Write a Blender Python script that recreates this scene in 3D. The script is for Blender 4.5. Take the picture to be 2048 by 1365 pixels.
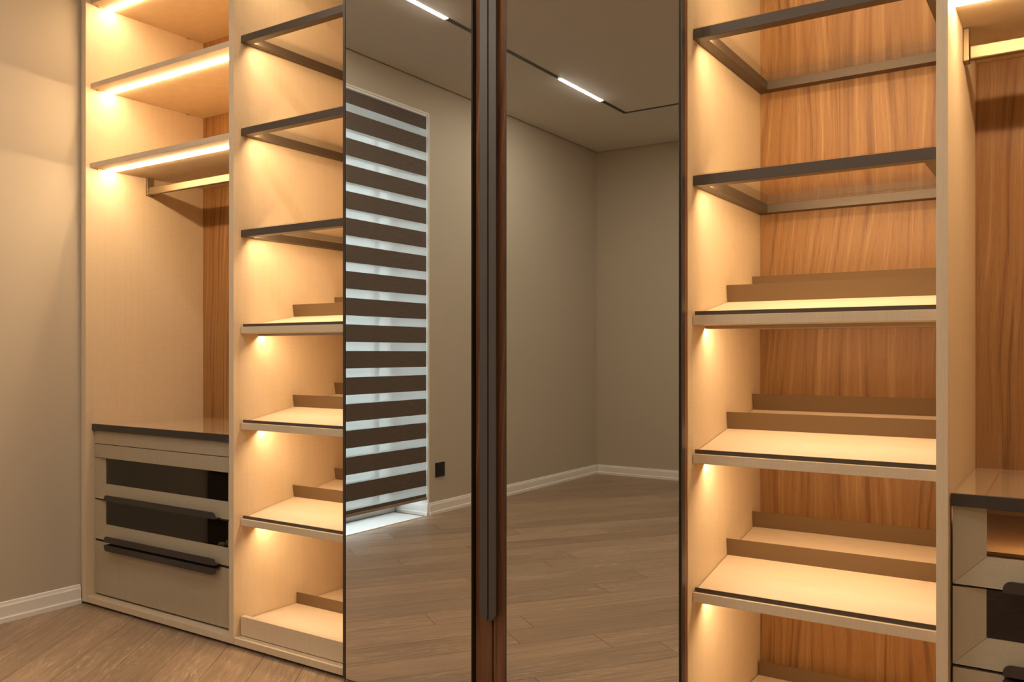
import bpy, bmesh, math, random
from mathutils import Vector, Matrix
random.seed(7)
for o in list(bpy.data.objects):
    bpy.data.objects.remove(o)
S = bpy.context.scene
COL = S.collection

# ------------------------------------------------------------------ camera, sky, exposure
cam_d = bpy.data.cameras.new('camera')
cam = bpy.data.objects.new('camera', cam_d); COL.objects.link(cam)
cam.location = (0, 0, 1.0)
cam.rotation_euler = (math.radians(90), 0, math.radians(33.5))
cam_d.sensor_width = 36.0
cam_d.lens = 36.0 * 1710 / 2048
cam_d.shift_y = (706 - 682.5) / 2048
cam_d.clip_start = 0.02
S.camera = cam

W = bpy.data.worlds.new('overcast'); S.world = W; W.use_nodes = True
bg = W.node_tree.nodes['Background']
bg.inputs[0].default_value = (0.86, 0.93, 1.0, 1)
bg.inputs[1].default_value = 7.0

S.view_settings.view_transform = 'Standard'
S.view_settings.look = 'None'
S.view_settings.gamma = 1.0
S.view_settings.use_curve_mapping = False
S.view_settings.exposure = 0.18
S.cycles.max_bounces = 12
S.cycles.diffuse_bounces = 6
S.cycles.glossy_bounces = 6
S.cycles.transparent_max_bounces = 16
S.cycles.sample_clamp_indirect = 6
S.cycles.use_denoising = True
S.cycles.caustics_reflective = False
S.cycles.caustics_refractive = False

LED_COL = (1.0, 0.70, 0.39)
LED_BAR = 84.0        # strips under the wooden shelves of the hanging bays
LED_SHOE = 62.0       # strips under the shoe shelves
LED_GLASS = 115.0      # strips in the frames of the glass shelves
TRACK = 225.0

# ------------------------------------------------------------------ materials
def newmat(name):
    m = bpy.data.materials.new(name); m.use_nodes = True
    nt = m.node_tree; b = nt.nodes['Principled BSDF']
    return m, nt, b
def plain(name, col, rough=0.5, metal=0.0, spec=0.5, **kw):
    m, nt, b = newmat(name)
    b.inputs['Base Color'].default_value = (*col, 1)
    b.inputs['Roughness'].default_value = rough
    b.inputs['Metallic'].default_value = metal
    b.inputs['Specular IOR Level'].default_value = spec
    for k, v in kw.items(): b.inputs[k].default_value = v
    return m
def N(nt, t, **kw):
    n = nt.nodes.new(t)
    for k, v in kw.items(): setattr(n, k, v)
    return n
def ramp(nt, stops):
    r = N(nt, 'ShaderNodeValToRGB'); e = r.color_ramp.elements
    while len(e) < len(stops): e.new(0.5)
    for i, (p, c) in enumerate(stops):
        e[i].position = p; e[i].color = (*c, 1)
    return r
def mapped(nt, scale, rnd=False, coord='Object'):
    tc = N(nt, 'ShaderNodeTexCoord'); mp = N(nt, 'ShaderNodeMapping')
    mp.inputs['Scale'].default_value = scale
    src = tc.outputs[coord]
    if rnd:
        oi = N(nt, 'ShaderNodeObjectInfo'); mul = N(nt, 'ShaderNodeVectorMath', operation='SCALE')
        cmb = N(nt, 'ShaderNodeCombineXYZ')
        for k in range(3): nt.links.new(oi.outputs['Random'], cmb.inputs[k])
        nt.links.new(cmb.outputs[0], mul.inputs[0]); mul.inputs['Scale'].default_value = 37.0
        add = N(nt, 'ShaderNodeVectorMath', operation='ADD')
        nt.links.new(src, add.inputs[0]); nt.links.new(mul.outputs[0], add.inputs[1]); src = add.outputs[0]
    nt.links.new(src, mp.inputs['Vector'])
    return mp.outputs[0]
def noise(nt, vec, scale=1.0, detail=4, rough=0.6, dist=0.0):
    n = N(nt, 'ShaderNodeTexNoise'); nt.links.new(vec, n.inputs['Vector'])
    n.inputs['Scale'].default_value = scale; n.inputs['Detail'].default_value = detail
    n.inputs['Roughness'].default_value = rough; n.inputs['Distortion'].default_value = dist
    return n.outputs['Fac']
def mixc(nt, fac, a, b, mode='MIX'):
    m = N(nt, 'ShaderNodeMix', data_type='RGBA', blend_type=mode)
    for sock, v in ((m.inputs[0], fac), (m.inputs[6], a), (m.inputs[7], b)):
        if hasattr(v, 'links'): nt.links.new(v, sock)
        elif isinstance(v, (int, float)): sock.default_value = v
        else: sock.default_value = (*v, 1)
    return m.outputs[2]
def bump(nt, b, h, strength, dist=0.001):
    n = N(nt, 'ShaderNodeBump'); n.inputs['Strength'].default_value = strength; n.inputs['Distance'].default_value = dist
    nt.links.new(h, n.inputs['Height']); nt.links.new(n.outputs[0], b.inputs['Normal'])

def linen(name, col, contrast=0.10, rough=0.55, metal=0.0, sc=1.0, spec=0.35):
    m, nt, b = newmat(name)
    v1 = noise(nt, mapped(nt, (700*sc, 700*sc, 18)), detail=2)
    v2 = noise(nt, mapped(nt, (18, 18, 700*sc)), detail=2)
    v3 = noise(nt, mapped(nt, (60, 60, 1.2)), detail=2)
    a = N(nt, 'ShaderNodeMath', operation='ADD'); nt.links.new(v1, a.inputs[0]); nt.links.new(v2, a.inputs[1])
    a2 = N(nt, 'ShaderNodeMath', operation='MULTIPLY_ADD'); nt.links.new(v3, a2.inputs[0]); a2.inputs[1].default_value = 0.5
    nt.links.new(a.outputs[0], a2.inputs[2])
    lo = tuple(c*(1-contrast) for c in col); hi = tuple(min(1, c*(1+contrast)) for c in col)
    mr = N(nt, 'ShaderNodeMapRange'); nt.links.new(a2.outputs[0], mr.inputs[0])
    mr.inputs[1].default_value = 0.85; mr.inputs[2].default_value = 1.65
    nt.links.new(mixc(nt, mr.outputs[0], lo, hi), b.inputs['Base Color'])
    b.inputs['Roughness'].default_value = rough; b.inputs['Metallic'].default_value = metal
    b.inputs['Specular IOR Level'].default_value = spec
    bump(nt, b, a.outputs[0], 0.12, 0.0004)
    return m

def walnut(name, dark, mid, light, rough=0.42):
    m, nt, b = newmat(name)
    # broad figure: wavy vertical bands
    base = mapped(nt, (1, 1, 1))
    warp = noise(nt, mapped(nt, (2.2, 2.2, 0.55)), detail=2)
    sep = N(nt, 'ShaderNodeSeparateXYZ'); nt.links.new(base, sep.inputs[0])
    z2 = N(nt, 'ShaderNodeMath', operation='MULTIPLY_ADD'); nt.links.new(warp, z2.inputs[0]); z2.inputs[1].default_value = 0.30
    xy = N(nt, 'ShaderNodeMath', operation='ADD'); nt.links.new(sep.outputs[0], xy.inputs[0]); nt.links.new(sep.outputs[1], xy.inputs[1])
    nt.links.new(xy.outputs[0], z2.inputs[2])
    f = N(nt, 'ShaderNodeCombineXYZ'); nt.links.new(z2.outputs[0], f.inputs[0])
    zs = N(nt, 'ShaderNodeMath', operation='MULTIPLY'); nt.links.new(sep.outputs[2], zs.inputs[0]); zs.inputs[1].default_value = 0.016
    nt.links.new(zs.outputs[0], f.inputs[2])
    fig = noise(nt, f.outputs[0], scale=64, detail=3, rough=0.55)
    fine = noise(nt, mapped(nt, (420, 420, 7)), detail=3, rough=0.6)
    pores = noise(nt, mapped(nt, (900, 900, 30)), detail=2)
    mx = N(nt, 'ShaderNodeMath', operation='MULTIPLY_ADD'); nt.links.new(fine, mx.inputs[0]); mx.inputs[1].default_value = 0.34
    nt.links.new(fig, mx.inputs[2])
    r = ramp(nt, [(0.42, dark), (0.55, tuple((a_+b_)/2 for a_, b_ in zip(dark, mid))), (0.64, mid), (0.72, mid), (0.88, light)])
    nt.links.new(mx.outputs[0], r.inputs[0])
    pr = ramp(nt, [(0.30, (0.72, 0.70, 0.68)), (0.42, (1, 1, 1))]); nt.links.new(pores, pr.inputs[0])
    col = mixc(nt, 1.0, r.outputs[0], pr.outputs[0], 'MULTIPLY')
    nt.links.new(col, b.inputs['Base Color'])
    b.inputs['Roughness'].default_value = rough; b.inputs['Specular IOR Level'].default_value = 0.35
    bump(nt, b, mx.outputs[0], 0.08, 0.0006)
    return m

def oak(name):
    m, nt, b = newmat(name)
    base = mapped(nt, (1, 1, 1), rnd=True)
    warp = noise(nt, mapped(nt, (2.6, 9, 1), rnd=True), detail=2)
    sep = N(nt, 'ShaderNodeSeparateXYZ'); nt.links.new(base, sep.inputs[0])
    w = N(nt, 'ShaderNodeMath', operation='MULTIPLY_ADD'); nt.links.new(warp, w.inputs[0]); w.inputs[1].default_value = 0.085
    nt.links.new(sep.outputs[1], w.inputs[2])
    f = N(nt, 'ShaderNodeCombineXYZ'); nt.links.new(w.outputs[0], f.inputs[1])
    xs = N(nt, 'ShaderNodeMath', operation='MULTIPLY'); nt.links.new(sep.outputs[0], xs.inputs[0]); xs.inputs[1].default_value = 0.05
    nt.links.new(xs.outputs[0], f.inputs[0])
    fig = noise(nt, f.outputs[0], scale=26, detail=4, rough=0.55)
    # ring lines of limed grain
    ring = N(nt, 'ShaderNodeMath', operation='MULTIPLY'); nt.links.new(fig, ring.inputs[0]); ring.inputs[1].default_value = 17.0
    fr = N(nt, 'ShaderNodeMath', operation='FRACT'); nt.links.new(ring.outputs[0], fr.inputs[0])
    rr = ramp(nt, [(0.0, (1, 1, 1)), (0.16, (0.15, 0.15, 0.15)), (0.35, (0, 0, 0)), (0.86, (0, 0, 0)), (1.0, (1, 1, 1))])
    nt.links.new(fr.outputs[0], rr.inputs[0])
    mask0 = noise(nt, mapped(nt, (4, 36, 1), rnd=True), detail=3)
    mk = N(nt, 'ShaderNodeMapRange'); nt.links.new(mask0, mk.inputs[0]); mk.inputs[1].default_value = 0.38; mk.inputs[2].default_value = 0.62; mask = mk.outputs[0]
    mm = N(nt, 'ShaderNodeMath', operation='MULTIPLY'); nt.links.new(rr.outputs[0], mm.inputs[0]); nt.links.new(mask, mm.inputs[1])
    patch = noise(nt, mapped(nt, (1.6, 5, 1), rnd=True), detail=2)
    pt = N(nt, 'ShaderNodeMapRange'); nt.links.new(patch, pt.inputs[0]); pt.inputs[1].default_value = 0.38; pt.inputs[2].default_value = 0.62; pt.inputs[3].default_value = 0.15; pt.inputs[4].default_value = 1.3
    mm2 = N(nt, 'ShaderNodeMath', operation='MULTIPLY'); nt.links.new(mm.outputs[0], mm2.inputs[0]); nt.links.new(pt.outputs[0], mm2.inputs[1])
    streak = noise(nt, mapped(nt, (3, 70, 1), rnd=True), detail=5, rough=0.65)
    r = ramp(nt, [(0.32, (0.245, 0.160, 0.100)), (0.5, (0.325, 0.222, 0.143)), (0.70, (0.39, 0.275, 0.182))])
    nt.links.new(streak, r.inputs[0])
    oi = N(nt, 'ShaderNodeObjectInfo')
    mr = N(nt, 'ShaderNodeMapRange'); nt.links.new(oi.outputs['Random'], mr.inputs[0]); mr.inputs[3].default_value = 0.86; mr.inputs[4].default_value = 1.13
    c1 = mixc(nt, 1.0, r.outputs[0], mr.outputs[0], 'MULTIPLY')
    mm3 = N(nt, 'ShaderNodeMath', operation='MULTIPLY'); nt.links.new(mm2.outputs[0], mm3.inputs[0]); mm3.inputs[1].default_value = 0.6
    c2 = mixc(nt, mm3.outputs[0], c1, (0.70, 0.52, 0.37))
    nt.links.new(c2, b.inputs['Base Color'])
    rg = N(nt, 'ShaderNodeMapRange'); nt.links.new(streak, rg.inputs[0]); rg.inputs[3].default_value = 0.36; rg.inputs[4].default_value = 0.52
    nt.links.new(rg.outputs[0], b.inputs['Roughness']); b.inputs['Specular IOR Level'].default_value = 0.4
    bump(nt, b, streak, 0.10, 0.0008)
    return m

def emit(name, col, strength):
    m = bpy.data.materials.new(name); m.use_nodes = True; nt = m.node_tree
    nt.nodes.clear(); e = N(nt, 'ShaderNodeEmission'); o = N(nt, 'ShaderNodeOutputMaterial')
    e.inputs[0].default_value = (*col, 1); e.inputs[1].default_value = strength
    nt.links.new(e.outputs[0], o.inputs[0]); return m
def thin_glass(name, tint=(1, 1, 1), ior=1.5, refl=1.0, rough=0.0):
    m = bpy.data.materials.new(name); m.use_nodes = True; nt = m.node_tree; nt.nodes.clear()
    o = N(nt, 'ShaderNodeOutputMaterial'); mix = N(nt, 'ShaderNodeMixShader')
    t = N(nt, 'ShaderNodeBsdfTransparent'); g = N(nt, 'ShaderNodeBsdfGlossy'); fr = N(nt, 'ShaderNodeFresnel')
    t.inputs[0].default_value = (*tint, 1); g.inputs['Color'].default_value = (refl, refl, refl, 1); g.inputs['Roughness'].default_value = rough
    # a thin pane: the far side of the pane reflects like the near side
    ge = N(nt, 'ShaderNodeNewGeometry'); ex = N(nt, 'ShaderNodeMath', operation='MULTIPLY_ADD'); pw = N(nt, 'ShaderNodeMath', operation='POWER')
    nt.links.new(ge.outputs['Backfacing'], ex.inputs[0]); ex.inputs[1].default_value = -2.0; ex.inputs[2].default_value = 1.0
    pw.inputs[0].default_value = ior; nt.links.new(ex.outputs[0], pw.inputs[1]); nt.links.new(pw.outputs[0], fr.inputs[0])
    nt.links.new(fr.outputs[0], mix.inputs[0]); nt.links.new(t.outputs[0], mix.inputs[1]); nt.links.new(g.outputs[0], mix.inputs[2])
    nt.links.new(mix.outputs[0], o.inputs[0]); return m

M = {}
M['linen'] = linen('linen_laminate', (0.665, 0.525, 0.355), 0.08)
M['shelf_top'] = linen('shelf_linen', (0.70, 0.565, 0.41), 0.05)
M['front'] = linen('champagne_foil', (0.475, 0.395, 0.275), 0.07, rough=0.42, metal=0.25, spec=0.5)
M['bronze'] = plain('dark_bronze', (0.056, 0.044, 0.037), 0.38, 0.25)
M['grip'] = plain('grip_metal', (0.088, 0.072, 0.062), 0.40, 0.2)
M['flange'] = plain('brown_metal', (0.185, 0.118, 0.062), 0.40, 0.35)
M['frame'] = plain('shelf_frame_metal', (0.098, 0.072, 0.052), 0.40, 0.35)
M['rail'] = plain('brass_rail', (0.30, 0.225, 0.135), 0.38, 0.7)
M['black'] = plain('black_edge', (0.008, 0.007, 0.006), 0.35)
M['black_plastic'] = plain('black_plastic', (0.012, 0.013, 0.015), 0.4)
M['mirror'] = plain('bronze_mirror', (0.73, 0.725, 0.685), 0.0, 1.0)
M['glass'] = thin_glass('shelf_glass', (0.985, 0.975, 0.955))
M['top_glass'] = thin_glass('counter_glass', (1.0, 0.985, 0.96), 1.5)
M['case_glass'] = thin_glass('drawer_glass_clear', (0.62, 0.52, 0.40), 1.6)
M['dark_glass'] = plain('drawer_glass_dark', (0.010, 0.007, 0.005), 0.015, 0.0, 0.5, IOR=1.62)
M['win_glass'] = thin_glass('window_glass', (0.95, 0.98, 0.98))
M['walnut'] = walnut('walnut', (0.150, 0.060, 0.018), (0.300, 0.148, 0.052), (0.40, 0.225, 0.092))
M['walnut_dark'] = walnut('walnut_dark', (0.095, 0.036, 0.016), (0.190, 0.080, 0.036), (0.30, 0.140, 0.066))
M['oak'] = oak('limed_oak')
def paint(name, col, rough=0.6):
    m, nt, b = newmat(name)
    n = noise(nt, mapped(nt, (220, 220, 220)), detail=2)
    nt.links.new(mixc(nt, n, tuple(c*0.97 for c in col), tuple(c*1.03 for c in col)), b.inputs['Base Color'])
    b.inputs['Roughness'].default_value = rough; b.inputs['Specular IOR Level'].default_value = 0.25
    bump(nt, b, n, 0.04, 0.0005); return m
M['wall'] = paint('greige_paint', (0.485, 0.425, 0.335))
M['ceil'] = paint('ceiling_paint', (0.66, 0.64, 0.60))
M['white'] = paint('white_lacquer', (0.80, 0.77, 0.72), 0.35)
M['jamb'] = paint('white_jamb', (0.82, 0.82, 0.80), 0.5)
M['grey'] = plain('dark_gap', (0.02, 0.018, 0.015), 0.8)
M['sub'] = plain('underlay', (0.10, 0.07, 0.05), 0.8)
M['led_bar'] = emit('led_bar', LED_COL, LED_BAR)
M['led_shoe'] = emit('led_shoe', LED_COL, LED_SHOE)
M['led_glass'] = emit('led_glass', LED_COL, LED_GLASS)
M['led_case'] = emit('led_case', LED_COL, 45.0)
M['track_led'] = emit('track_led', (1.0, 0.91, 0.78), TRACK)
M['alu'] = plain('alu', (0.5, 0.42, 0.33), 0.35, 0.8)

def blind_mat():
    m, nt, b = newmat('blind_brown')
    n = noise(nt, mapped(nt, (1, 14, 420)), detail=3)
    nt.links.new(mixc(nt, n, (0.065, 0.050, 0.040), (0.175, 0.142, 0.116)), b.inputs['Base Color'])
    b.inputs['Roughness'].default_value = 0.8; b.inputs['Specular IOR Level'].default_value = 0.1
    return m
M['blind'] = blind_mat()
def sheer_mat():
    m = bpy.data.materials.new('blind_sheer'); m.use_nodes = True; nt = m.node_tree; nt.nodes.clear()
    o = N(nt, 'ShaderNodeOutputMaterial'); mix = N(nt, 'ShaderNodeMixShader')
    t = N(nt, 'ShaderNodeBsdfTransparent'); d = N(nt, 'ShaderNodeBsdfTranslucent'); df = N(nt, 'ShaderNodeBsdfDiffuse')
    m2 = N(nt, 'ShaderNodeMixShader'); m2.inputs[0].default_value = 0.4
    t.inputs[0].default_value = (0.86, 0.875, 0.87, 1); d.inputs[0].default_value = (0.82, 0.84, 0.83, 1); df.inputs[0].default_value = (0.75, 0.75, 0.73, 1)
    nt.links.new(d.outputs[0], m2.inputs[1]); nt.links.new(df.outputs[0], m2.inputs[2])
    mix.inputs[0].default_value = 0.58
    nt.links.new(t.outputs[0], mix.inputs[1]); nt.links.new(m2.outputs[0], mix.inputs[2]); nt.links.new(mix.outputs[0], o.inputs[0])
    return m
M['sheer'] = sheer_mat()
def facade_mat():
    m, nt, b = newmat('chevron_facade')
    v = mapped(nt, (1, 1, 1))
    sep = N(nt, 'ShaderNodeSeparateXYZ'); nt.links.new(v, sep.inputs[0])
    pp = N(nt, 'ShaderNodeMath', operation='PINGPONG'); nt.links.new(sep.outputs[1], pp.inputs[0]); pp.inputs[1].default_value = 0.075
    ad = N(nt, 'ShaderNodeMath', operation='ADD'); nt.links.new(sep.outputs[2], ad.inputs[0]); nt.links.new(pp.outputs[0], ad.inputs[1])
    ml = N(nt, 'ShaderNodeMath', operation='MULTIPLY'); nt.links.new(ad.outputs[0], ml.inputs[0]); ml.inputs[1].default_value = 9.0
    fr = N(nt, 'ShaderNodeMath', operation='FRACT'); nt.links.new(ml.outputs[0], fr.inputs[0])
    n = noise(nt, mapped(nt, (2, 2, 2)), detail=4)
    r = ramp(nt, [(0.40, (0.40, 0.42, 0.42)), (0.62, (0.22, 0.23, 0.24))]); nt.links.new(fr.outputs[0], r.inputs[0])
    nt.links.new(mixc(nt, 0.25, r.outputs[0], (0.36, 0.38, 0.37)), b.inputs['Base Color'])
    b.inputs['Roughness'].default_value = 0.9; return m
M['facade'] = facade_mat()

# ------------------------------------------------------------------ geometry helpers
WLOC = {}
def link(o): COL.objects.link(o); return o
def tag(o, label=None, cat=None, group=None, kind=None):
    if label: o['label'] = label
    if cat: o['category'] = cat
    if group: o['group'] = group
    if kind: o['kind'] = kind
    return o
def thing(name, loc, label=None, cat=None, group=None, kind=None):
    o = bpy.data.objects.new(name, None); o.empty_display_size = 0.1; o.location = loc
    link(o); WLOC[o.name] = Vector(loc)
    return tag(o, label, cat, group, kind)
def B(bm, x0, x1, y0, y1, z0, z1, bev=0.0, mi=0):
    vs = [bm.verts.new(p) for p in ((x0,y0,z0),(x1,y0,z0),(x1,y1,z0),(x0,y1,z0),(x0,y0,z1),(x1,y0,z1),(x1,y1,z1),(x0,y1,z1))]
    fs = [bm.faces.new([vs[i] for i in q]) for q in ((0,3,2,1),(4,5,6,7),(0,1,5,4),(1,2,6,5),(2,3,7,6),(3,0,4,7))]
    for f in fs: f.material_index = mi
    if bev > 0:
        es = list({e for f in fs for e in f.edges})
        r = bmesh.ops.bevel(bm, geom=es, offset=bev, segments=2, profile=0.5, affect='EDGES', clamp_overlap=True)
        for f in r['faces']: f.material_index = mi
    return vs
def prism(bm, pts, axis, a, b, mi=0):
    """extrude a 2-D outline (list of 2-tuples in the other two axes) along axis from a to b"""
    def mk(p, t):
        if axis == 0: return (t, p[0], p[1])
        if axis == 1: return (p[0], t, p[1])
        return (p[0], p[1], t)
    v0 = [bm.verts.new(mk(p, a)) for p in pts]; v1 = [bm.verts.new(mk(p, b)) for p in pts]
    n = len(pts); fs = [bm.faces.new(v0), bm.faces.new(v1[::-1])]
    for i in range(n): fs.append(bm.faces.new([v0[i], v1[i], v1[(i+1) % n], v0[(i+1) % n]]))
    for f in fs: f.material_index = mi
    bmesh.ops.recalc_face_normals(bm, faces=fs)
    return fs
def obj(name, bm, mats, parent=None, **tg):
    xs = [v.co for v in bm.verts]
    lo = Vector([min(c[i] for c in xs) for i in range(3)]); hi = Vector([max(c[i] for c in xs) for i in range(3)])
    cen = (lo + hi) / 2
    for v in bm.verts: v.co -= cen
    me = bpy.data.meshes.new(name); bm.to_mesh(me); bm.free()
    if not isinstance(mats, (list, tuple)): mats = [mats]
    for m in mats: me.materials.append(M[m] if isinstance(m, str) else m)
    o = bpy.data.objects.new(name, me); link(o); WLOC[o.name] = cen
    if parent is not None:
        o.parent = parent; o.location = cen - WLOC[parent.name]
    else: o.location = cen
    return tag(o, **tg)
def bx(name, mat, parent, x0, x1, y0, y1, z0, z1, bev=0.0, **tg):
    bm = bmesh.new(); B(bm, x0, x1, y0, y1, z0, z1, bev); return obj(name, bm, mat, parent, **tg)

# ------------------------------------------------------------------ room
XW, XR, YB, YF, HC = -3.322, 0.72, -2.57, 2.47, 2.657
WY0, WY1, WZ1 = -0.374, 1.16, 2.4645      # window opening
bm = bmesh.new()
B(bm, XW-0.30, XW, YB-0.1, WY0, 0, 2.70); B(bm, XW-0.30, XW, WY1, YF, 0, 2.70); B(bm, XW-0.30, XW, WY0, WY1, WZ1, 2.70)
wl = obj('wall_left', bm, 'wall', kind='structure')
bx('wall_back', 'wall', None, XW, XR+0.1, YB-0.1, YB, 0, 2.70, kind='structure')
bx('wall_right', 'wall', None, XR, XR+0.1, YB, YF, 0, 2.70, kind='structure')
bx('wall_front', 'wall', None, XW-0.3, XR+0.1, YF, YF+0.1, 0, 2.70, kind='structure')
# ceiling with a shadow gap along the walls
bm = bmesh.new(); B(bm, XW+0.012, XR-0.012, YB+0.012, YF-0.012, HC, 2.699); B(bm, XW-0.3, XR+0.1, YB-0.1, YF+0.1, 2.70, 2.75)
obj('ceiling', bm, 'ceil', kind='structure')
# floor: slab and single planks
floor = bx('floor', 'sub', None, XW-0.30, XR+0.1, YB-0.1, YF+0.1, -0.12, -0.016, kind='structure')
ang = math.radians(54.5)
dr = Vector((math.cos(ang), -math.sin(ang))); nr = Vector((math.sin(ang), math.cos(ang)))
PW = 0.149; PO = -0.419
known = {-5: [-2.165+0.0], -10: [-2.066], -4: [-1.371], -14: [-1.967], -15: [-1.671], -3: [-1.836], -1: [-1.67], -7: [-3.28], -8: [-2.84]}
known = {}
def row_of(n): return math.floor((n - PO) / PW)
for n, d in ((-0.94, -2.165), (-1.84, -2.066), (-1.09, -1.371), (-2.44, -1.967), (-2.60, -1.671), (-0.78, -1.836), (-0.50, -1.67), (-1.40, -3.28), (-1.53, -2.84)):
    known.setdefault(row_of(n), []).append(d)
def clip(poly, ax, val, sgn):
    out = []
    for i in range(len(poly)):
        a, b = poly[i], poly[(i+1) % len(poly)]
        ia, ib = sgn*(a[ax]-val) <= 0, sgn*(b[ax]-val) <= 0
        if ia: out.append(a)
        if ia != ib:
            t = (val-a[ax])/(b[ax]-a[ax]); out.append(a + (b-a)*t)
    return out
fx0, fx1, fy0, fy1 = XW+0.001, XR-0.001, YB+0.001, 1.925
rz = math.atan2(dr.y, dr.x)
corners = [Vector(c) for c in ((fx0, fy0), (fx1, fy0), (fx1, fy1), (fx0, fy1))]
nmin, nmax = min(c.dot(nr) for c in corners), max(c.dot(nr) for c in corners)
dmin, dmax = min(c.dot(dr) for c in corners), max(c.dot(dr) for c in corners)
PL = 1.42
nrow0, nrow1 = math.floor((nmin-PO)/PW), math.floor((nmax-PO)/PW)
for r in range(nrow0, nrow1+1):
    n0 = PO + r*PW; n1 = n0 + PW
    j = known[r][0] if r in known else random.uniform(0, PL)
    k0 = math.floor((dmin - j)/PL)
    d0 = j + k0*PL
    while d0 < dmax:
        d1 = d0 + PL
        g = 0.0006
        quad = [dr*(d0+g)+nr*(n0+g), dr*(d1-g)+nr*(n0+g), dr*(d1-g)+nr*(n1-g), dr*(d0+g)+nr*(n1-g)]
        p = quad
        for ax, val, s in ((0, fx0, -1), (0, fx1, 1), (1, fy0, -1), (1, fy1, 1)):
            p = clip(p, ax, val, s)
            if len(p) < 3: break
        d0 = d1
        if len(p) < 3: continue
        area = abs(sum(p[i].x*p[(i+1)%len(p)].y - p[(i+1)%len(p)].x*p[i].y for i in range(len(p))))/2
        if area < 2e-4: continue
        cen = sum(p, Vector((0, 0)))/len(p)
        loc = [Vector(((q-cen).dot(dr), (q-cen).dot(nr))) for q in p]
        bm = bmesh.new()
        lip = []
        for q in loc:
            L = q.length; lip.append(q*(1 - min(0.3, 0.0016/max(L, 1e-3))))
        vb = [bm.verts.new((q.x, q.y, -0.014)) for q in loc]; vm = [bm.verts.new((q.x, q.y, -0.0009)) for q in loc]; vt = [bm.verts.new((q.x, q.y, 0)) for q in lip]
        nn = len(loc)
        for i in range(nn):
            k = (i+1) % nn
            bm.faces.new((vb[i], vb[k], vm[k], vm[i])); bm.faces.new((vm[i], vm[k], vt[k], vt[i]))
        bm.faces.new(vt); bmesh.ops.recalc_face_normals(bm, faces=bm.faces)
        # local x runs across dr/nr frame; nr is dr rotated +90 deg
        me = bpy.data.meshes.new('plank'); bm.to_mesh(me); bm.free(); me.materials.append(M['oak'])
        o = bpy.data.objects.new('plank', me); link(o); o.parent = floor
        o.location = Vector((cen.x, cen.y, 0)) - WLOC[floor.name]; o.rotation_euler = (0, 0, rz)
# baseboards
prof = [(0, 0), (0.015, 0), (0.015, 0.017), (0.012, 0.0195), (0.0105, 0.022), (0.0105, 0.060), (0.0075, 0.066), (0.006, 0.074), (0.003, 0.0765), (0, 0.0765)]
bm = bmesh.new()
prism(bm, [(XW+t, z+0.0005) for t, z in prof], 1, YB, WY0)
prism(bm, [(XW+t, z+0.0005) for t, z in prof], 1, WY1, 1.893)
obj('baseboard_left', bm, 'white', kind='structure')
bm = bmesh.new(); prism(bm, [(YB+t, z+0.0005) for t, z in prof], 0, XW+0.016, XR-0.016); obj('baseboard_back', bm, 'white', kind='structure')
bm = bmesh.new(); prism(bm, [(XR-t, z+0.0005) for t, z in prof], 1, YB, 1.89); obj('baseboard_right', bm, 'white', kind='structure')
# window recess: jamb linings, sill level floor, frame, panes
rx0 = XW-0.30
bm = bmesh.new()
B(bm, rx0+0.03, XW-0.001, WY0, WY0+0.004, 0.0, WZ1); B(bm, rx0+0.03, XW-0.001, WY1-0.004, WY1, 0.0, WZ1); B(bm, rx0+0.03, XW-0.001, WY0+0.004, WY1-0.004, WZ1-0.004, WZ1)
B(bm, XW-0.035, XW+0.0012, WY0-0.004, WY0+0.001, 0.0, WZ1+0.004); B(bm, XW-0.035, XW+0.0012, WY0, WY1, WZ1-0.001, WZ1+0.005)
obj('trim_1', bm, 'jamb', kind='structure')
bm = bmesh.new(); prism(bm, [(WY0+0.004+t*0.8, z+0.0005) for t, z in prof], 0, rx0+0.05, XW-0.001); prism(bm, [(WY1-0.004-t*0.8, z+0.0005) for t, z in prof], 0, rx0+0.05, XW-0.001)
obj('trim_2', bm, 'jamb', kind='structure')
bm = bmesh.new()
B(bm, rx0, XW, WY0, WY1, -0.015, -0.0005)
obj('trim_3', bm, 'oak', kind='structure')
win = thing('window_1', (rx0, (WY0+WY1)/2, 0), kind='structure')
fx = (rx0-0.01, rx0+0.04)
bm = bmesh.new()
z0w, z1w, y0w, y1w = 0.0, WZ1-0.004, WY0+0.004, WY1-0.004
B(bm, *fx, y0w, y1w, z0w, z0w+0.075, 0.003); B(bm, *fx, y0w, y1w, z1w-0.055, z1w, 0.003)
B(bm, *fx, y0w, y0w+0.05, z0w+0.075, z1w-0.055, 0.003); B(bm, *fx, y1w-0.05, y1w, z0w+0.075, z1w-0.055, 0.003)
obj('window_frame', bm, 'white', win)
mull = [-0.195, 0.62]
bm = bmesh.new()
for my in mull: B(bm, fx[0], fx[1], my-0.022, my+0.022, z0w+0.075, z1w-0.055, 0.003)
obj('mullion', bm, 'white', win)
edges = [y0w+0.05] + [e for my in mull for e in (my-0.022, my+0.022)] + [y1w-0.05]
for i in range(0, len(edges), 2):
    bx('pane', 'win_glass', win, rx0+0.010, rx0+0.016, edges[i]+0.001, edges[i+1]-0.001, z0w+0.077, z1w-0.057)

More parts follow.
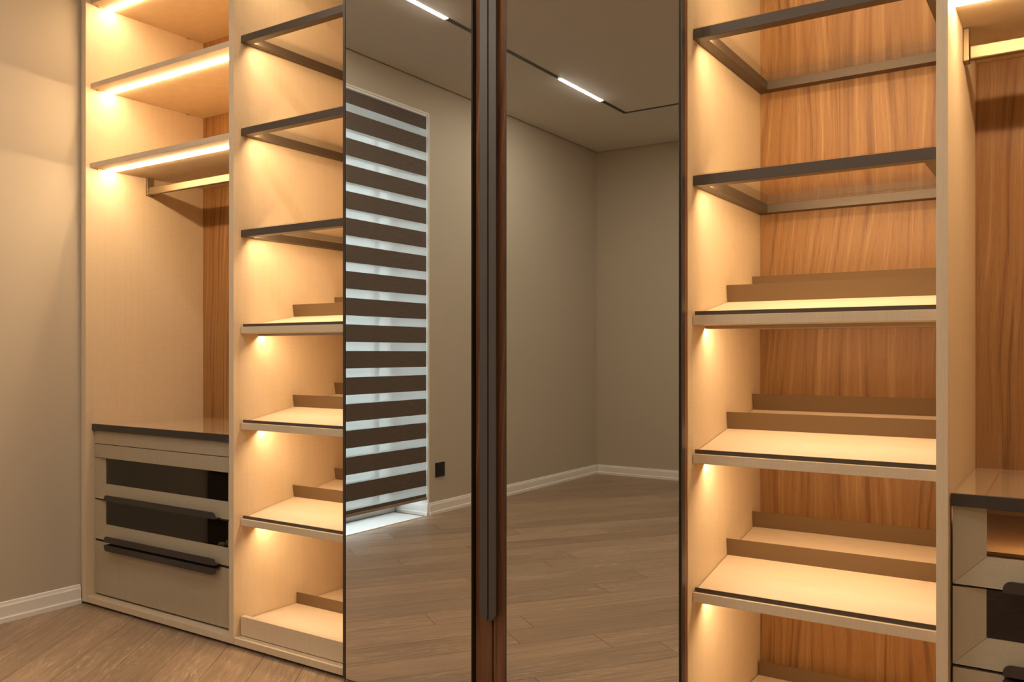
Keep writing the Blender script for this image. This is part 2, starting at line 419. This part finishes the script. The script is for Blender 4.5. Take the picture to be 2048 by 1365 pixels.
# floor vent in the recess
vent = thing('floor_vent', (XW-0.12, 0.4, 0), 'white metal floor vent with long slats under the striped blind', 'vent')
vx0, vx1, vy0, vy1 = rx0+0.062, XW-0.001, -0.320, 1.08
bm = bmesh.new()
B(bm, vx0, vx1, vy0, vy0+0.012, 0, 0.004); B(bm, vx0, vx1, vy1-0.012, vy1, 0, 0.004); B(bm, vx0, vx0+0.012, vy0+0.012, vy1-0.012, 0, 0.004); B(bm, vx1-0.012, vx1, vy0+0.012, vy1-0.012, 0, 0.004)
obj('frame', bm, 'jamb', vent)
bx('tray', 'grey', vent, vx0+0.012, vx1-0.012, vy0+0.012, vy1-0.012, 0.0, 0.0008)
nb = 12; pitch = (vx1-vx0-0.028)/nb
for i in range(nb):
    xx = vx0+0.014+i*pitch
    bx('slat', 'jamb', vent, xx+0.0012, xx+pitch-0.0012, vy0+0.0125, vy1-0.0125, 0.0012, 0.0036)

# zebra blind hanging in the opening
bl = thing('striped_blind', (XW-0.02, 0.4, WZ1), 'brown and white striped day-night roller blind over the tall window', 'blind')
by0, by1 = WY0+0.011, WY1-0.011
bx('head_box', 'jamb', bl, XW-0.092, XW-0.006, by0-0.004, by1+0.004, 2.449, 2.460)
tops = [(2.4453, 2.3689)] + [(2.3238-0.146*k, 2.3238-0.146*k-0.096) for k in range(15)] + [(0.1338, 0.1135)]
zprev = None
for (zt, zb) in tops:
    bx('band', 'blind', bl, XW-0.0125, XW-0.0115, by0, by1, zb, zt)
bm = bmesh.new()
for (a, b_) in zip(tops[:-1], tops[1:]): B(bm, XW-0.0124, XW-0.0118, by0, by1, b_[0]+0.0001, a[1]-0.0001)
obj('sheer_fabric', bm, 'sheer', bl)
bm = bmesh.new()
for (zt, zb) in tops: B(bm, XW-0.0560, XW-0.0550, by0+0.008, by1-0.008, zb, zt)
obj('rear_bands', bm, 'blind', bl)
bx('bottom_bar', 'alu', bl, XW-0.026, XW-0.004, by0, by1, 0.0990, 0.1130, 0.002)

# outlet
ol = thing('wall_outlet', (XW, -0.48, 0.273), 'square black wall outlet low on the wall beside the window', 'outlet')
bx('plate', 'black_plastic', ol, XW+0.0002, XW+0.009, -0.524, -0.436, 0.2285, 0.3165, 0.002)
bm = bmesh.new()
bmesh.ops.create_cone(bm, cap_ends=True, segments=32, radius1=0.021, radius2=0.021, depth=0.002, matrix=Matrix.Translation((XW+0.0101, -0.48, 0.2725)) @ Matrix.Rotation(math.pi/2, 4, 'Y'))
obj('socket', bm, M['black'], ol)
for s in (-1, 1):
    bm = bmesh.new()
    bmesh.ops.create_cone(bm, cap_ends=True, segments=12, radius1=0.0026, radius2=0.0026, depth=0.001, matrix=Matrix.Translation((XW+0.0116, -0.48+s*0.0095, 0.2725)) @ Matrix.Rotation(math.pi/2, 4, 'Y'))
    obj('pin_hole', bm, 'grey', ol)

# ceiling track
TX0, TX1, TY0, TY1 = -2.6075, -0.10, -1.632, 1.10
tr = thing('track_light', (-1.35, -0.27, HC), 'black recessed ceiling track with bright white light bars', 'track light')
bm = bmesh.new(); hw = 0.014; zt0, zt1 = HC-0.0015, HC-0.0002
B(bm, TX0-hw, TX0+hw, TY0-hw, TY1+hw, zt0, zt1); B(bm, TX1-hw, TX1+hw, TY0-hw, TY1+hw, zt0, zt1)
B(bm, TX0+hw, TX1-hw, TY0-hw, TY0+hw, zt0, zt1); B(bm, TX0+hw, TX1-hw, TY1-hw, TY1+hw, zt0, zt1)
obj('rail', bm, 'black', tr)
for (x0, x1, y0, y1) in ((TX0-.012, TX0+.012, -1.284, -0.745), (TX0-.012, TX0+.012, 0.37, 0.91), (TX1-.012, TX1+.012, -1.284, -0.745), (TX1-.012, TX1+.012, 0.37, 0.91),
                         (-1.62, -1.08, TY0-.012, TY0+.012), (-1.62, -1.08, TY1-.012, TY1+.012)):
    bx('light_bar', 'track_led', tr, x0, x1, y0, y1, zt0-0.0025, zt0-0.0003)

# ------------------------------------------------------------------ wardrobe
Y0, YBK = 1.8945, 2.440
ZB0, ZB1, ZT = 0.0115, 0.034, 2.645
LP = [(-3.307, -3.281), (-2.409, -2.385), (-1.874, -1.852), (-0.7825, -0.7604), (-0.2367, -0.2152), (0.660, 0.686)]
bx('trim_4', 'linen', None, XW+0.0015, LP[0][0]-0.0005, Y0+0.004, Y0+0.024, 0.0115, HC-0.001, kind='structure')

def led(parent, x0, x1, y, z, w=0.013, tilt=25, mat='led_bar', drop=0.0006):
    """slim profile under a board: the emitting face looks down and towards the back"""
    h = w*math.tan(math.radians(tilt))
    bm = bmesh.new()
    zt = z-0.0002
    pts = [(y, zt), (y+w, zt), (y+w, zt-drop), (y, zt-drop-h)]
    fs = prism(bm, pts, 0, x0, x1, 0)
    for f in fs:
        n = f.normal; f.normal_update()
        if f.normal.z < -0.3: f.material_index = 1
    return obj('led_strip', bm, ['alu', mat], parent)

def led_dome(parent, x0, x1, y, z, w=0.018, h=0.0065, mat='led_bar'):
    """domed diffuser standing proud of the underside of a board"""
    bm = bmesh.new(); pts = [(y+w/2+w/2*math.cos(t), z-0.0003-h*math.sin(t)) for t in [i*math.pi/8 for i in range(9)]]
    prism(bm, pts, 0, x0, x1, 0)
    return obj('led_strip', bm, [mat], parent)
def carcass(root, x0, x1, back='walnut', left=None, right=None):
    if left: bx('side_panel', 'linen', root, left[0], left[1], Y0, YBK+0.016, ZB0, ZT, 0.0006)
    if right: bx('side_panel', 'linen', root, right[0], right[1], Y0, YBK+0.016, ZB0, ZT, 0.0006)
    g = 0.0004
    bx('back_panel', back, root, x0+g, x1-g, YBK, YBK+0.016, ZB1+g, ZT-0.022-g)
    bx('bottom_panel', 'linen', root, x0+g, x1-g, Y0, YBK+0.016, ZB0, ZB1, 0.0006)
    bx('top_panel', 'linen', root, x0+g, x1-g, Y0, YBK+0.016, ZT-0.022, ZT, 0.0006)
    bx('plinth', 'grey', root, x0+g, x1-g, Y0+0.036, Y0+0.052, 0.0005, ZB0-0.0003)
    bx('top_filler', 'linen', root, x0+g, x1-g, Y0+0.002, Y0+0.020, ZT+0.0005, HC-0.001)

def wood_shelf(root, x0, x1, z0, z1, rail=False, tilt=0):
    sh = bx('shelf', 'linen', root, x0+0.0004, x1-0.0004, 1.915, YBK-0.0006, z0, z1, 0.0006)
    led_dome(sh, x0+0.002, x1-0.002, 1.983, z0)
    for s in (x0+0.0045, x1-0.0045):
        for yy in (1.948, 2.36):
            bx('shelf_clip', 'alu', sh, s-0.004, s+0.004, yy-0.008, yy+0.008, z0-0.0035, z0-0.0002, 0.0008)
    return sh
def hanging_rail(root, x0, x1, z0):
    rl = None
    bm = bmesh.new(); B(bm, x0+0.0125, x1-0.0125, 2.163, 2.181, z0-0.070, z0-0.039, 0.003)
    rl = obj('hanging_rail', bm, 'rail', root)
    for (a, b_) in ((x0+0.0006, x0+0.012), (x1-0.012, x1-0.0006)):
        bm = bmesh.new(); B(bm, a, b_, 2.156, 2.188, z0-0.0735, z0-0.0004, 0.0012)
        obj('bracket', bm, 'rail', rl)
def glass_shelf(root, x0, x1, zt, mats='frame'):
    zb = zt-0.0245; f0, f1 = 1.925, YBK-0.001; w = 0.030; g = 0.0008
    bm = bmesh.new()
    B(bm, x0+g, x1-g, f0, f0+w, zb, zt, 0.0008); B(bm, x0+g, x1-g, f1-w, f1, zb, zt, 0.0008)
    B(bm, x0+g, x0+w, f0+w, f1-w, zb, zt, 0.0008); B(bm, x1-w, x1-g, f0+w, f1-w, zb, zt, 0.0008)
    sh = obj('glass_shelf', bm, mats, root)
    bx('glass_pane', 'glass', sh, x0+0.006, x1-0.006, f0+0.006, f1-0.006, zt+0.0003, zt+0.0043)
    # profile inside the front bar
    bm = bmesh.new(); yy = f0+w+0.0004
    fs = prism(bm, [(yy, zb+0.016), (yy+0.007, zb+0.016), (yy+0.007, zb+0.0095), (yy, zb+0.001)], 0, x0+w+0.001, x1-w-0.001)
    for f in fs:
        f.normal_update()
        if f.normal.z < -0.3: f.material_index = 1
    obj('led_strip', bm, ['bronze', 'led_glass'], sh)
    return sh
def shoe_shelf(root, x0, x1, zt):
    g = 0.0006
    sh = bx('shoe_shelf', 'linen', root, x0+g, x1-g, 1.923, YBK-0.001, zt-0.0225, zt, 0.0007)
    zf = lambda y: zt + 0.0015 + 0.181*(y-1.936)
    bm = bmesh.new()
    ye = YBK-0.003
    prism(bm, [(1.936, zt+0.0005), (ye, zt+0.0005), (ye, zf(ye)), (1.936, zf(1.936)+0.0008)], 0, x0+0.002, x1-0.002)
    obj('sloping_tray', bm, 'shelf_top', sh)
    bx('front_lip', 'frame', sh, x0+0.002, x1-0.002, 1.9325, 1.9352, zt+0.0003, zt+0.0100)
    for yb in (2.1605, 2.370):
        bm = bmesh.new(); zz = zf(yb)+0.0004
        prism(bm, [(yb, zz), (yb+0.0016, zz+0.0003), (yb-0.0055, zz+0.0442), (yb-0.0071, zz+0.0439)], 0, x0+0.0015, x1-0.0015)
        obj('shoe_stop', bm, 'flange', sh)
    led(sh, x0+0.002, x1-0.002, 2.000, zt-0.0225, 0.012, 32, 'led_shoe')
    return sh
def shoe_drawer(root, x0, x1):
    g = 0.004
    d = bx('pull_out_tray', 'linen', root, x0+g, x1-g, 1.921, 1.939, 0.0365, 0.101, 0.0008)
    bx('tray_base', 'shelf_top', d, x0+g, x1-g, 1.9395, YBK-0.012, 0.070, 0.085)
    for yb in (2.169, 2.410):
        bx('shoe_stop', 'flange', d, x0+g+0.002, x1-g-0.002, yb, yb+0.0016, 0.0853, 0.1262)
    return d

def bay_hang(name, x0, x1, left, right, label, top=True):
    root = thing(name, ((x0+x1)/2, 2.16, 0), label, 'wardrobe', 'open hanging bays of the wardrobe')
    carcass(root, x0, x1, left=left, right=right)
    for (a, b_) in ((2.390, 2.410), (2.054, 2.074)): wood_shelf(root, x0, x1, a, b_)
    wood_shelf(root, x0, x1, 1.737, 1.757)
    hanging_rail(root, x0, x1, 1.737)
    return root
def bay_shoe(name, x0, x1, left, right, label):
    root = thing(name, ((x0+x1)/2, 2.16, 0), label, 'wardrobe', 'open shoe bays of the wardrobe')
    carcass(root, x0, x1, left=left, right=right)
    for z in (2.405, 2.084, 1.767, 1.4195): glass_shelf(root, x0, x1, z)
    for z in (1.0885, 0.7605, 0.4325): shoe_shelf(root, x0, x1, z)
    shoe_drawer(root, x0, x1)
    return root
bay_hang('wardrobe', LP[0][1], LP[1][0], LP[0], LP[1], 'linen-faced open hanging bay at the left wall, with three lit shelves and a rail')
bay_shoe('wardrobe', LP[1][1], LP[2][0], None, LP[2], 'lit open shelving bay left of the mirror doors, partly hidden by them')
# mirror bay
mid = thing('mirror_wardrobe', ((LP[2][1]+LP[3][0])/2, 2.16, 0), 'closed middle bay with two tall bronze mirror doors and long dark handles', 'wardrobe')
carcass(mid, LP[2][1], LP[3][0])
bay_shoe('wardrobe', LP[3][1], LP[4][0], LP[3], LP[4], 'lit open shelving bay right of the mirror doors, with glass and sloping shoe shelves')
# right hanging bay: shelves as on the left, its lowest shelf a little lower
hr = thing('wardrobe', ((LP[4][1]+LP[5][0])/2, 2.16, 0), 'open hanging bay with a brass rail at the right edge of the picture', 'wardrobe', 'open hanging bays of the wardrobe')
carcass(hr, LP[4][1], LP[5][0], right=LP[5])
for (a, b_) in ((2.390, 2.410), (2.054, 2.074), (1.7275, 1.7475)): wood_shelf(hr, LP[4][1], LP[5][0], a, b_)
hanging_rail(hr, LP[4][1], LP[5][0], 1.7275)

# mirror doors
def mirror_door(x0, x1, side, label, rot=0.0):
    """side=+1: handle at the right edge"""
    root = thing('door', ((x0+x1)/2, 1.88, 0.021), None); root.parent = mid
    root.location = Vector(((x0+x1)/2, 1.88, 0.021)) - WLOC[mid.name]
    root['label'] = label
    Z0, Z1 = 0.021, 2.635
    stile = 0.055
    if side > 0: mx0, mx1 = x0+0.0125, x1-stile
    else: mx0, mx1 = x0+stile, x1-0.0075
    bx('wood_core', 'walnut_dark', root, x0+0.001, x1-0.0006, 1.8785, 1.8930, Z0, Z1, 0.0005)
    # dark slab edge carrying the mirror
    bx('mirror_edge', 'black', root, mx0-0.0028, mx1+0.0028, 1.8612, 1.8783, Z0, Z1, 0.0004)
    bx('mirror', 'mirror', root, mx0, mx1, 1.8598, 1.8611, Z0+0.002, Z1, 0.0009)
    if side > 0: a, b_ = x0-0.001, mx0-0.0040
    else: a, b_ = mx1+0.0040, x1
    bx('edge_profile', 'bronze', root, a, b_, 1.8605, 1.8783, Z0, Z1, 0.0005)
    # long grip
    if side > 0: h0, h1, edge = -1.3305, -1.3063, x1
    else: h0, h1, edge = -1.3020, -1.2785, x0
    zb, zt = 0.289, 2.30; r = 0.024
    pts = []
    if side > 0:
        pts = [(h1, zb), (h1, zt)] + [(h0+r-r*math.sin(t), zt-r+r*math.cos(t)) for t in [i*math.pi/16 for i in range(9)]] + [(h0+r-r*math.cos(t), zb+r-r*math.sin(t)) for t in [i*math.pi/16 for i in range(9)]]
    else:
        pts = [(h0, zt), (h0, zb)] + [(h1-r+r*math.sin(t), zb+r-r*math.cos(t)) for t in [i*math.pi/16 for i in range(9)]] + [(h1-r+r*math.cos(t), zt-r+r*math.sin(t)) for t in [i*math.pi/16 for i in range(9)]]
    # drop doubles
    q = []
    for p in pts:
        if not q or (abs(p[0]-q[-1][0])+abs(p[1]-q[-1][1])) > 1e-5: q.append(p)
    if (abs(q[0][0]-q[-1][0])+abs(q[0][1]-q[-1][1])) < 1e-5: q.pop()
    bm = bmesh.new(); prism(bm, q, 1, 1.8545, 1.8580)
    e0, e1 = (h1-0.0035, h1) if side > 0 else (h0, h0+0.0035)
    B(bm, e0, e1, 1.8580, 1.8783, zb+0.004, zt-0.004)
    obj('handle', bm, 'grip', root)
    if rot:
        root.rotation_euler = (0, 0, rot)
    return root
mirror_door(-1.8400, -1.3075, 1, 'left mirror door, its glass reflecting the striped blind')
mirror_door(-1.3035, -0.7610, -1, 'right mirror door, its glass reflecting an empty room corner')

# ------------------------------------------------------------------ drawer units
def grip(x0, x1, z0, z1, up, parent):
    """slim edge pull; up=True: rounded upper corners"""
    r = 0.016
    arc = lambda cx, cz, a0, a1: [(cx+r*math.cos(a0+(a1-a0)*i/6), cz+r*math.sin(a0+(a1-a0)*i/6)) for i in range(7)]
    if up: pts = [(x0, z0), (x1, z0)] + arc(x1-r, z1-r, 0, math.pi/2) + arc(x0+r, z1-r, math.pi/2, math.pi)
    else: pts = [(x1, z1), (x0, z1)] + arc(x0+r, z0+r, math.pi, 1.5*math.pi) + arc(x1-r, z0+r, 1.5*math.pi, 2*math.pi)
    bm = bmesh.new(); prism(bm, pts, 1, 1.9040, 1.9075)
    if up: B(bm, x0+0.002, x1-0.002, 1.9075, 1.9292, z0, z0+0.0025)
    else: B(bm, x0+0.002, x1-0.002, 1.9075, 1.9292, z1-0.0025, z1)
    return obj('handle', bm, 'bronze', parent)
def glazed_drawer(root, x0, x1, z0, z1, pane, handle=None):
    bm = bmesh.new(); ye = YBK-0.02
    zb = z0+(0.062 if pane == 'case_glass' else 0.030); B(bm, x0+0.012, x1-0.012, 1.952, ye, zb, zb+0.006); B(bm, x0+0.012, x0+0.022, 1.952, ye, zb+0.006, z1-0.03)
    B(bm, x1-0.022, x1-0.012, 1.952, ye, zb+0.006, z1-0.03); B(bm, x0+0.022, x1-0.022, ye-0.01, ye, zb+0.006, z1-0.03)
    d = obj('drawer', bm, 'shelf_top' if pane == 'case_glass' else 'linen', root)
    w, rec, yf, yb = 0.059, 0.011, 1.930, 1.951
    # stiles and rail with faces that slope in to the glass, mitred at the corners
    def sloped(name, verts_outer, verts_inner):
        bm = bmesh.new()
        fo = [bm.verts.new((x, yf, z)) for x, z in verts_outer]; fi = [bm.verts.new((x, yf+rec, z)) for x, z in verts_inner]
        bo = [bm.verts.new((x, yb, z)) for x, z in verts_outer]; bi = [bm.verts.new((x, yb, z)) for x, z in verts_inner]
        bm.faces.new((fo[0], fo[1], fi[1], fi[0])); bm.faces.new((bo[1], bo[0], bi[0], bi[1]))
        bm.faces.new((fo[1], fo[0], bo[0], bo[1])); bm.faces.new((fi[0], fi[1], bi[1], bi[0]))
        bm.faces.new((fo[0], fi[0], bi[0], bo[0])); bm.faces.new((fi[1], fo[1], bo[1], bi[1]))
        bmesh.ops.recalc_face_normals(bm, faces=bm.faces)
        obj(name, bm, 'front', d)
    m = 0.0004
    sloped('stile', [(x0, z0+m), (x0, z1)], [(x0+w, z0+w+m), (x0+w, z1)])
    sloped('stile', [(x1, z1), (x1, z0+m)], [(x1-w, z1), (x1-w, z0+w+m)])
    sloped('rail', [(x1-m, z0), (x0+m, z0)], [(x1-w-m, z0+w), (x0+w+m, z0+w)])
    bx('glass_pane', pane, d, x0+w+0.0004, x1-w-0.0004, yf+rec+0.002, yf+rec+0.007, z0+w+0.0004, z1-0.0005)
    if handle: grip(handle[0], handle[1], z0+0.0005, z0+0.0235, True, d)
    return d
def solid_drawer(root, x0, x1, z0, z1, handle=None):
    d = bx('drawer', 'front', root, x0, x1, 1.930, 1.950, z0, z1, 0.0008)
    if handle: grip(handle[0], handle[1], z1-0.0235, z1-0.0005, False, d)
    return d
def counter(root, x0, x1, z0, z1, full=0.0085):
    bx('counter_edge', 'bronze', root, x0+0.0005, x1-0.0005, 1.9185, 1.9285, z0, z1, 0.0006)
    bm = bmesh.new(); w = 0.055
    a, b_ = 1.9287, YBK-0.003
    B(bm, x0+0.001, x1-0.001, a, a+0.02, z0+0.002, z1-0.0065); B(bm, x0+0.001, x1-0.001, b_-w, b_, z0+0.002, z1-0.0065)
    B(bm, x0+0.001, x0+w, a+0.02, b_-w, z0+0.002, z1-0.0065); B(bm, x1-w, x1-0.001, a+0.02, b_-w, z0+0.002, z1-0.0065)
    if full: B(bm, x0+w, x1-w, a+0.02, b_-w, z0+0.002, z1-full)
    obj('counter_frame', bm, 'shelf_top', root)
    bx('glass_top', 'top_glass', root, x0+0.001, x1-0.001, a, b_, z1-0.0060, z1-0.0010)
x0, x1 = LP[0][1]+0.0015, LP[1][0]-0.0015
H = (-3.172, -2.497)
du = thing('drawer_unit', ((x0+x1)/2, 2.16, ZB1), 'drawer unit with dark glazed drawers under a flat fascia, near the left wall', 'drawer unit', 'drawer units in the hanging bays')
counter(du, x0, x1, 0.6905, 0.7165)
bx('fascia', 'front', du, x0+0.002, x1-0.002, 1.9300, 1.945, 0.6385, 0.6895, 0.0006)
bx('fascia', 'front', du, x0+0.002, x1-0.002, 1.9290, 1.945, 0.5835, 0.6360, 0.0006)
bx('case_floor', 'shelf_top', du, x0+0.002, x1-0.002, 1.9465, YBK-0.003, 0.600, 0.612)
glazed_drawer(du, x0+0.003, x1-0.003, 0.4205, 0.5810, 'dark_glass', H)
glazed_drawer(du, x0+0.003, x1-0.003, 0.2595, 0.4140, 'dark_glass', H)
solid_drawer(du, x0+0.003, x1-0.003, 0.0420, 0.2495, H)
bm = bmesh.new(); B(bm, x0+0.003, x1-0.003, 1.9315, 1.9512, 0.4145, 0.4200); B(bm, x0+0.003, x1-0.003, 1.9335, 1.9512, 0.2510, 0.2590); obj('shadow_gap', bm, 'grey', du)

x0, x1 = LP[4][1]+0.0015, LP[5][0]-0.0015
H2 = (-0.1215, 0.566)
du2 = thing('drawer_unit', ((x0+x1)/2, 2.16, ZB1), 'drawer unit with a lit glass drawer on top, at the right picture edge', 'drawer unit', 'drawer units in the hanging bays')
counter(du2, x0, x1, 0.6925, 0.7175, 0.0150)
d = glazed_drawer(du2, x0+0.003, x1-0.003, 0.5345, 0.6900, 'case_glass', H2)
led(d, x0+0.07, x1-0.07, 1.9600, 0.6885, 0.008, 20, 'led_case')
glazed_drawer(du2, x0+0.003, x1-0.003, 0.3730, 0.5290, 'dark_glass', H2)
solid_drawer(du2, x0+0.003, x1-0.003, 0.0420, 0.3660, H2)

# ------------------------------------------------------------------ outside: two plain volumes
nb_ = thing('building', (-9.5, -9, 0), 'pale grey building with zigzag cladding seen through the blind', 'building')
bx('tall_wing', 'facade', nb_, -12, -9.0, -13.0, -5.96, -3.0, 9.0)
bx('low_wing', 'facade', nb_, -12, -9.0, -5.94, 7.0, -3.0, 3.64)

# ------------------------------------------------------------------ low fireplace by the window, mirrored in the drawer glass
fp = thing('fireplace', (-3.23, 1.20, 0), 'low black fireplace against the left wall, mirrored in the drawer glass', 'fireplace')
bx('base', 'black_plastic', fp, -3.303, -3.13, 1.176, 1.388, 0.001, 0.105, 0.003)
bx('back_plate', 'black', fp, -3.3205, -3.3045, 1.176, 1.392, 0.080, 0.90, 0.001)
rnd = random.Random(3)
me_p = None
M['pebble'] = plain('pebble', (0.72, 0.44, 0.26), 0.6)
for i, (px, py, r) in enumerate([(-3.285, 1.345, .017), (-3.283, 1.305, .019), (-3.252, 1.325, .018), (-3.286, 1.262, .018), (-3.25, 1.282, .016), (-3.215, 1.31, .018), (-3.282, 1.222, .017), (-3.245, 1.24, .018), (-3.21, 1.265, .017), (-3.18, 1.30, .017)]):
    bm = bmesh.new(); bmesh.ops.create_icosphere(bm, subdivisions=2, radius=r)
    for v in bm.verts: v.co = Vector((v.co.x*rnd.uniform(.97, 1.03)*1.05, v.co.y*rnd.uniform(.97, 1.03), v.co.z*0.72))
    for f in bm.faces: f.smooth = True
    bmesh.ops.translate(bm, verts=bm.verts, vec=(px, py, 0.1055+r*0.72*1.0))
    obj('pebble', bm, 'pebble', None, label='brown pebble on the low black fireplace', cat='pebble', group='pebbles on the fireplace')
